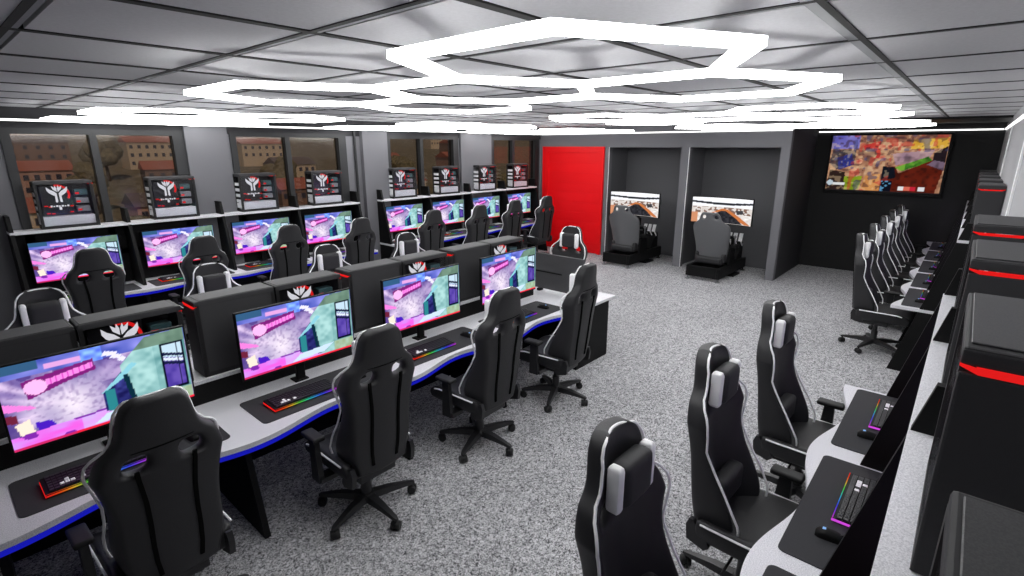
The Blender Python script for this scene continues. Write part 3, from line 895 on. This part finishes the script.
# island
IC = [.48 + 1.085 * k for k in range(4)]; IF, IM = 2.79, 3.61; IBK = 2 * IM - IF; IX0, IX1 = -.08, 4.95
t = thing('island_desk', 'long double-sided pale desk in the middle with blue edge light', 'desk', (0, 0, 0))
BC = [c - .03 for c in IC]
ef = [(x, IF + y) for x, y in wave_edge(IC, 1.085, IX0, IX1, .10)]
eb = [(x, IBK - y) for x, y in wave_edge(BC, 1.085, IX0, IX1, .10)]
m = MB(); m.prism(ef + eb[::-1], lambda a, b, d: Vector((a, b, d)), DZ - .03, DZ)
obj('worktop', m, M['desk'], t)
m = MB(); e1 = [q for q in ef if q[0] < 4.3]; m.prism([(a, b + .004) for a, b in e1] + [(a, b + .022) for a, b in reversed(e1)], lambda a, b, d: Vector((a, b, d)), DZ - .061, DZ - .031)
o = obj('light_strip', m, M['blue'], t); o['label'] = 'blue light strip under the front edge'
m = MB(); e1 = [q for q in eb if q[0] < 4.3]; m.prism([(a, b - .004) for a, b in e1] + [(a, b - .022) for a, b in reversed(e1)], lambda a, b, d: Vector((a, b, d)), DZ - .061, DZ - .031)
o = obj('light_strip', m, M['blue'], t); o['label'] = 'blue light strip under the rear edge'
for x in [-.05, 1.02, 2.11, 3.19]:
    m = MB(); leg_panel(m, x, IF + .07, IM - .03); obj('leg', m, M['black'], t)
    m = MB(); m.prism([(IM + .03, 0), (IBK - .07, 0), (IBK - .235, DZ - .035), (IM + .03, DZ - .035)], lambda p, q, d: Vector((d, p, q)), x - .018, x + .018); obj('leg', m, M['black'], t)
obj('modesty_panel', MB().box(-.03, 4.28, IM - .012, IM + .012, .10, DZ - .031), M['black'], t)
obj('end_pedestal', MB().box(4.29, 4.90, IF + .05, IM - .02, 0, DZ - .031), M['black'], t)
r = thing('riser_shelf', 'low riser with white top along the middle of the island desk', 'shelf', (0, 0, DZ + .0005))
obj('riser_top', MB().box(IX0, 4.36, IM - .125, IM + .125, .137, .16), M['desk'], r)
obj('riser_front', MB().box(IX0, 4.36, IM - .122, IM - .108, 0, .137), M['black'], r)
obj('riser_back', MB().box(IX0, 4.36, IM + .108, IM + .122, 0, .137), M['black'], r)
for x in (IX0, 4.345): obj('riser_end', MB().box(x, x + .015, IM - .108, IM + .108, 0, .137), M['black'], r)
d = thing('desk_divider', 'dark grey upright divider panel on the island desk end', 'divider', (4.57, 3.31, DZ + .0005))
obj('divider_panel', MB().box(-.012, .012, -.34, .345, .03, .44, .005, 1), M['vent'], d)
for y in (-.25, .25): obj('foot', MB().box(-.035, .035, y - .02, y + .02, 0, .03), M['black'], d)
obj('divider_rail', MB().box(-.02, -.012, -.06, .34, .225, .237), M['black'], d)
WI = ['on the nearest front-side island seat', 'on the second front-side island seat', 'on the third front-side island seat', 'on the last front-side island seat, by the divider']
WB = ['on the rear side of the island, leftmost', 'on the rear side of the island, second from left', 'on the rear side of the island, third from left', 'on the rear side of the island, fourth from left']
for k in range(4):
    seat_set(IC[k], IF, 0, WI[k], 'on the island', kb_y=.22, ms_off=.30, ms_y=.31, mon_y=.50, mat_y=.33, with_tower=False)
    seat_set(BC[k], IBK, PI, WB[k], 'on the island', kb_y=.22, ms_off=.30, ms_y=.31, mon_y=.555, mat_y=.33, with_tower=False, desk_set=False)
    tower((IC[k] + .215, IM, DZ + .161), 0, ['glass-sided computer tower above the nearest front island screen', 'glass-sided computer tower above the second front island screen', 'glass-sided computer tower above the third front island screen', 'glass-sided computer tower above the last front island screen'][k], 'computer towers on the island')
    tower((IC[k] - .295, IM, DZ + .161), PI, ['plain-backed computer tower at the left end of the island', 'plain-backed computer tower left of the second front island screen', 'plain-backed computer tower left of the third front island screen', 'plain-backed computer tower left of the last front island screen'][k], 'computer towers on the island')

# chairs
G = 'gaming chairs'
FR = [(.475, 2.65, .03), (1.576, 2.64, .0), (2.63, 2.64, .04), (3.66, 2.645, .10)]
LF = ['black gaming chair nearest on the front of the island, back to us', 'black gaming chair second along the front of the island', 'black gaming chair third along the front of the island', 'black gaming chair last on the front of the island, by the divider']
for (x, y, a), l in zip(FR, LF): chair((x, y, 0), a, l, G)
LW = [(1.06, 6.72), (2.06, 6.69), (3.12, 6.79), (4.10, 6.69), (5.42, 6.64), (6.42, 6.60), (7.47, 6.71), (8.52, 6.75)]
LL = ['gaming chair at the leftmost window desk screen', 'gaming chair at the second window desk screen from the left', 'gaming chair at the third window desk screen', 'gaming chair at the fourth window desk screen, before the wide pier',
      'gaming chair just past the wide pier at the window desks', 'gaming chair second past the wide pier', 'gaming chair third past the wide pier', 'gaming chair silhouetted against the red door']
for k, ((x, y), l) in enumerate(zip(LW, LL)): chair((x, y, 0), [0, .02, -.02, .03, -.05, -.04, -.04, -.06][k], l, G)
BK = [(.455, 4.54), (1.555, 4.53), (2.68, 4.60), (3.69, 4.60)]
LBk = ['gaming chair facing us behind the island, leftmost', 'gaming chair facing us behind the island, second from left', 'gaming chair facing us behind the island, third from left', 'gaming chair facing us behind the island, rightmost of that row']
for (x, y), l in zip(BK, LBk): chair((x, y, 0), PI, l, G)
chair((5.11, 3.68, 0), PI / 2 + .05, 'gaming chair facing us at the island end, before the red door', G)
RT = [(1.49, .535), (2.48, .555), (3.515, .545), (7.12, .57), (8.16, .575), (9.21, .58), (10.18, .58), (11.10, .57)]
LR = ['black gaming chair nearest along the right wall, only its backrest in view', 'black gaming chair second along the near right-hand desk', 'black gaming chair at the end of the near right-hand desk', 'gaming chair nearest of the five at the far right-hand desk, its base in view',
      'gaming chair second of the five at the far right-hand desk', 'gaming chair third of the five at the far right-hand desk', 'gaming chair fourth of the five at the far right-hand desk', 'gaming chair last of the five, nearest the television wall']
for k, ((x, y), l) in enumerate(zip(RT, LR)): chair((x, y, 0), PI + (.0 if k > 2 else -.03), l, G)

# ------------------------------------------------------------------ racing simulators (face +X)
def make_rig():
    t = thing('racing_simulator', '', 'racing simulator')
    m = MB()
    for y in (-.27, .27): m.box(0, 1.38, y - .03, y + .03, .06, .25, .006, 1)
    m.box(0, .05, -.24, .24, .06, .25); m.box(1.32, 1.38, -.24, .24, .06, .2); m.box(.6, .66, -.24, .24, .06, .2)
    for y in (-.27, .27):
        m.prism([(.62, .25), (.72, .25), (.66, .74), (.58, .74)], lambda p, q, d: Vector((p, d, q)), y - .025, y + .025)
    m.box(.57, .67, -.27, .27, .70, .745)
    obj('chassis', m, M['black'], t)
    for x in (.03, 1.34):
        for y in (-.27, .27):
            obj('foot', MB().lathe([(.045, 0), (.045, .012), (.014, .018), (.014, .06)], (x, y, 0), 14), M['steel'] if x < .1 else M['rubber'], t, True)
    # bucket seat
    U = [-1, -.8, -.4, 0, .4, .8, 1]
    prof = [(.27, .24, .08), (.42, .27, .15), (.60, .29, .14), (.78, .315, .12), (.92, .335, .10), (1.0, .29, .06), (1.04, .20, .03), (1.085, .18, .03), (1.15, .165, .025), (1.20, .12, .01)]
    m = MB(); B = m.bm
    def bx(z): return .30 - .20 * (z - .30)
    A1 = [[B.verts.new((bx(z) + .02 + bo * abs(u) ** 2.5, u * w_, z)) for u in U] for z, w_, bo in prof]
    A2 = [[B.verts.new((bx(z) - .035 + (bo * .8) * abs(u) ** 2.5, u * (w_ + .012), z)) for u in U] for z, w_, bo in prof]
    hole = {(7, 1), (7, 4)}
    for i in range(len(prof) - 1):
        for j in range(6):
            if (i, j) in hole:
                q = [(i, j), (i, j + 1), (i + 1, j + 1), (i + 1, j)]
                for (a, b_), (c, d_) in zip(q, q[1:] + q[:1]): B.faces.new((A1[a][b_], A1[c][d_], A2[c][d_], A2[a][b_]))
                continue
            B.faces.new((A1[i][j], A1[i][j + 1], A1[i + 1][j + 1], A1[i + 1][j])); B.faces.new((A2[i][j], A2[i + 1][j], A2[i + 1][j + 1], A2[i][j + 1]))
        for j in (0, 6): B.faces.new((A1[i][j], A1[i + 1][j], A2[i + 1][j], A2[i][j]))
    for i in (0, len(prof) - 1):
        for j in range(6): B.faces.new((A1[i][j], A2[i][j], A2[i][j + 1], A1[i][j + 1]))
    obj('seat_back', m, M['seat_shell'], t, sub=2)
    m = MB(); m.box(.20, .72, -.24, .24, .27, .40, .04, 3); m.box(.26, .70, -.27, -.20, .30, .46, .03, 3); m.box(.26, .70, .20, .27, .30, .46, .03, 3)
    obj('seat_cushion', m, M['leather'], t, True)
    m = MB(); R = .15
    c = Vector((.58, 0, .80)); ax = Vector((-.92, 0, .38)).normalized(); e1 = Vector((0, 1, 0)); e2 = ax.cross(e1)
    m.tube([c + (e1 * math.cos(2 * PI * k / 28) + e2 * math.sin(2 * PI * k / 28)) * R for k in range(28)], .016, 8, True)
    m.cyl(c + ax * .01, c - ax * .03, .05, n=16)
    for a in (0, PI, PI * 1.5): m.cyl(c, c + (e1 * math.cos(a) + e2 * math.sin(a)) * R, .012, n=8)
    obj('steering_wheel', m, M['rubber'], t, True)
    obj('wheel_base', MB().box(.60, .80, -.09, .09, .74, .90, .012, 2), M['black'], t)
    m = MB(); m.box(.42, .60, -.40, -.28, .56, .62, .008, 1); m.box(.40, .62, -.31, -.27, .25, .56)
    sf = obj('shifter', m, M['black'], t)
    m = MB(); m.cyl((.50, -.34, .62), (.49, -.34, .74), .010, n=8); m.lathe([(.008, .73), (.024, .745), (.026, .765), (.012, .785)], (.49, -.34, 0), 12)
    obj('gear_lever', m, M['steel'], sf, True)
    m = MB(); m.prism([(1.0, .25), (1.3, .25), (1.3, .55), (1.22, .55)], lambda p, q, d: Vector((p, d, q)), -.24, .24)
    pb = obj('pedal_plate', m, M['black'], t)
    for y in (-.26, -.16, -.06):
        m = MB(); m.prism([(1.02, .60), (1.04, .60), (1.10, .74), (1.08, .74)], lambda p, q, d: Vector((p, d, q)), y - .032, y + .032)
        m.cyl((1.06, y, .62), (1.18, y, .50), .012, n=8)
        obj('pedal', m, M['white'], pb)
    m = MB(); m.box(.76, .84, -.05, .05, .0, 1.14, .006, 1); m.box(.64, .98, -.34, .34, 0, .03, .006, 1)
    obj('display_stand', m, M['black'], t)
    def bend(a): return .62 + .0 - .10 * (a / .535) ** 2
    n = 20; m = MB(); fr_, bk_ = [], []
    for k in range(n + 1):
        a = -.545 + 1.09 * k / n; x = .72 + bend(a) - .62
        fr_.append((a, x)); bk_.append((a, x + .05))
    m.prism([(x, a) for a, x in fr_] + [(x, a) for a, x in reversed(bk_)], lambda p, q, d: Vector((p, q, d)), .935, 1.415)
    ds = obj('display', m, M['black'], t)
    pm = picture_mesh('screen', 1.07, .455, 120, 56, race, lambda a, c: (.7185 + bend(a) - .62, -a, c + 1.175), M['screen'])
    obj('screen', pm, None, ds)
    return t
rig = Maker(make_rig())
rig((8.94, 5.08, 0), 0, 'racing simulator with grey bucket seat in the left booth, beside the red door', 'racing simulators')
rig((8.94, 3.34, 0), 0, 'racing simulator with grey bucket seat in the right booth, white pedals showing', 'racing simulators')

# ------------------------------------------------------------------ outside
gm = MB()
for (y0, z0, y1, z1) in ((9, -16, 90, -16), (90, -16, 330, 3), (330, 3, 560, 34)):
    gm.quad((-200, y0, z0), (560, y0, z0), (560, y1, z1), (-200, y1, z1))
go = obj('ground', gm, M['grass']); go['kind'] = 'structure'
def gz(y): return -16 if y < 90 else (-16 + (y - 90) * .0792 if y < 330 else 3 + (y - 330) * .1348)
def house(x, y, w, d_, h, rh, wm, rm, label, nw):
    t = thing('house', label, 'house', (x, y, gz(y) - .3), random.uniform(-.15, .15), 'houses beyond the windows')
    obj('house_wall', MB().box(-w / 2, w / 2, -d_ / 2, d_ / 2, 0, h), M[wm], t)
    m = MB(); m.prism([(-d_ / 2 - .5, h), (d_ / 2 + .5, h), (0, h + rh)], lambda p, q, e: Vector((e, p, q)), -w / 2 - .4, w / 2 + .4)
    obj('roof', m, M[rm], t)
    for r_ in range(max(1, int(h // 3))):
        for k in range(nw):
            xx = -w / 2 + w * (k + .5) / nw
            obj('window', MB().box(xx - .5, xx + .5, -d_ / 2 - .06, -d_ / 2, h - 2.1 - 2.8 * r_, h - .9 - 2.8 * r_), M['darkwin'], t)
wm_ = ['cream', 'pink', 'brown', 'cream']; rm_ = ['rooft', 'roofg', 'rooft']
WN = {'cream': 'cream', 'pink': 'pinkish', 'brown': 'brown'}
k = 0
for (y, xs, h) in ((118, (14, 36, 62, 90, 120), 6.5), (165, (22, 50, 80, 118, 156), 7.5), (225, (30, 62, 100, 150, 206), 8.5), (300, (36, 84, 130, 190, 262), 10)):
    for x in xs:
        w_ = random.uniform(9, 15); a, b = wm_[k % 4], rm_[k % 3]
        house(x + random.uniform(-3, 3), y + random.uniform(-4, 4), w_ * 1.2, 9, h + random.uniform(-.8, 1.2), 2.2, a, b, f"distant {WN[a]} house with {'terracotta' if b == 'rooft' else 'grey-brown'} roof beyond the windows", 6); k += 1
def tree(x, y, s):
    t = thing('tree', 'distant dull green tree among the houses beyond the windows', 'tree', (x, y, gz(y) - .2), 0, 'trees beyond the windows')
    obj('trunk', MB().cyl((0, 0, 0), (0, 0, 3.0 * s), .25 * s, .15 * s, 8), M['bark'], t)
    m = MB()
    for q in range(7):
        r_ = bmesh.ops.create_icosphere(m.bm, subdivisions=2, radius=random.uniform(1.1, 1.7) * s)
        off = Vector((random.uniform(-1.3, 1.3), random.uniform(-1.3, 1.3), 3.6 + random.uniform(-.8, 1.6))) * s
        for v in r_['verts']: v.co = v.co * random.uniform(.88, 1.1) + off
    obj('crown', m, M['leaf'], t)
for x, y, s in ((7, 72, 1.6), (20, 78, 1.5), (33, 76, 1.7), (46, 82, 1.6), (58, 78, 1.6), (72, 84, 1.7), (86, 84, 1.6), (100, 90, 1.8), (26, 142, 1.9), (68, 143, 2.0), (108, 144, 1.9), (40, 195, 2.2), (124, 196, 2.2), (1, 66, 1.5)):
    tree(x, y, s)

# ------------------------------------------------------------------ light outside, world, view
sd = bpy.data.lights.new('sun', 'SUN'); sd.energy = 2.6; sd.angle = .05; sd.color = (1, .93, .85)
so = bpy.data.objects.new('sun', sd); COL.objects.link(so); so.rotation_euler = (math.radians(50), 0, math.radians(-20))
w = bpy.data.worlds.new('world'); scene.world = w; w.use_nodes = True
nt = w.node_tree; bg = nt.nodes['Background']
sky = nt.nodes.new('ShaderNodeTexSky'); sky.sky_type = 'NISHITA'; sky.sun_disc = False; sky.sun_elevation = math.radians(35)
nt.links.new(sky.outputs[0], bg.inputs['Color']); bg.inputs['Strength'].default_value = .06

vs = scene.view_settings
scene.display_settings.display_device = 'sRGB'
vs.view_transform = 'Standard'; vs.look = 'None'; vs.exposure = 0.0; vs.gamma = 1.0
try: vs.use_curve_mapping = False
except Exception: pass
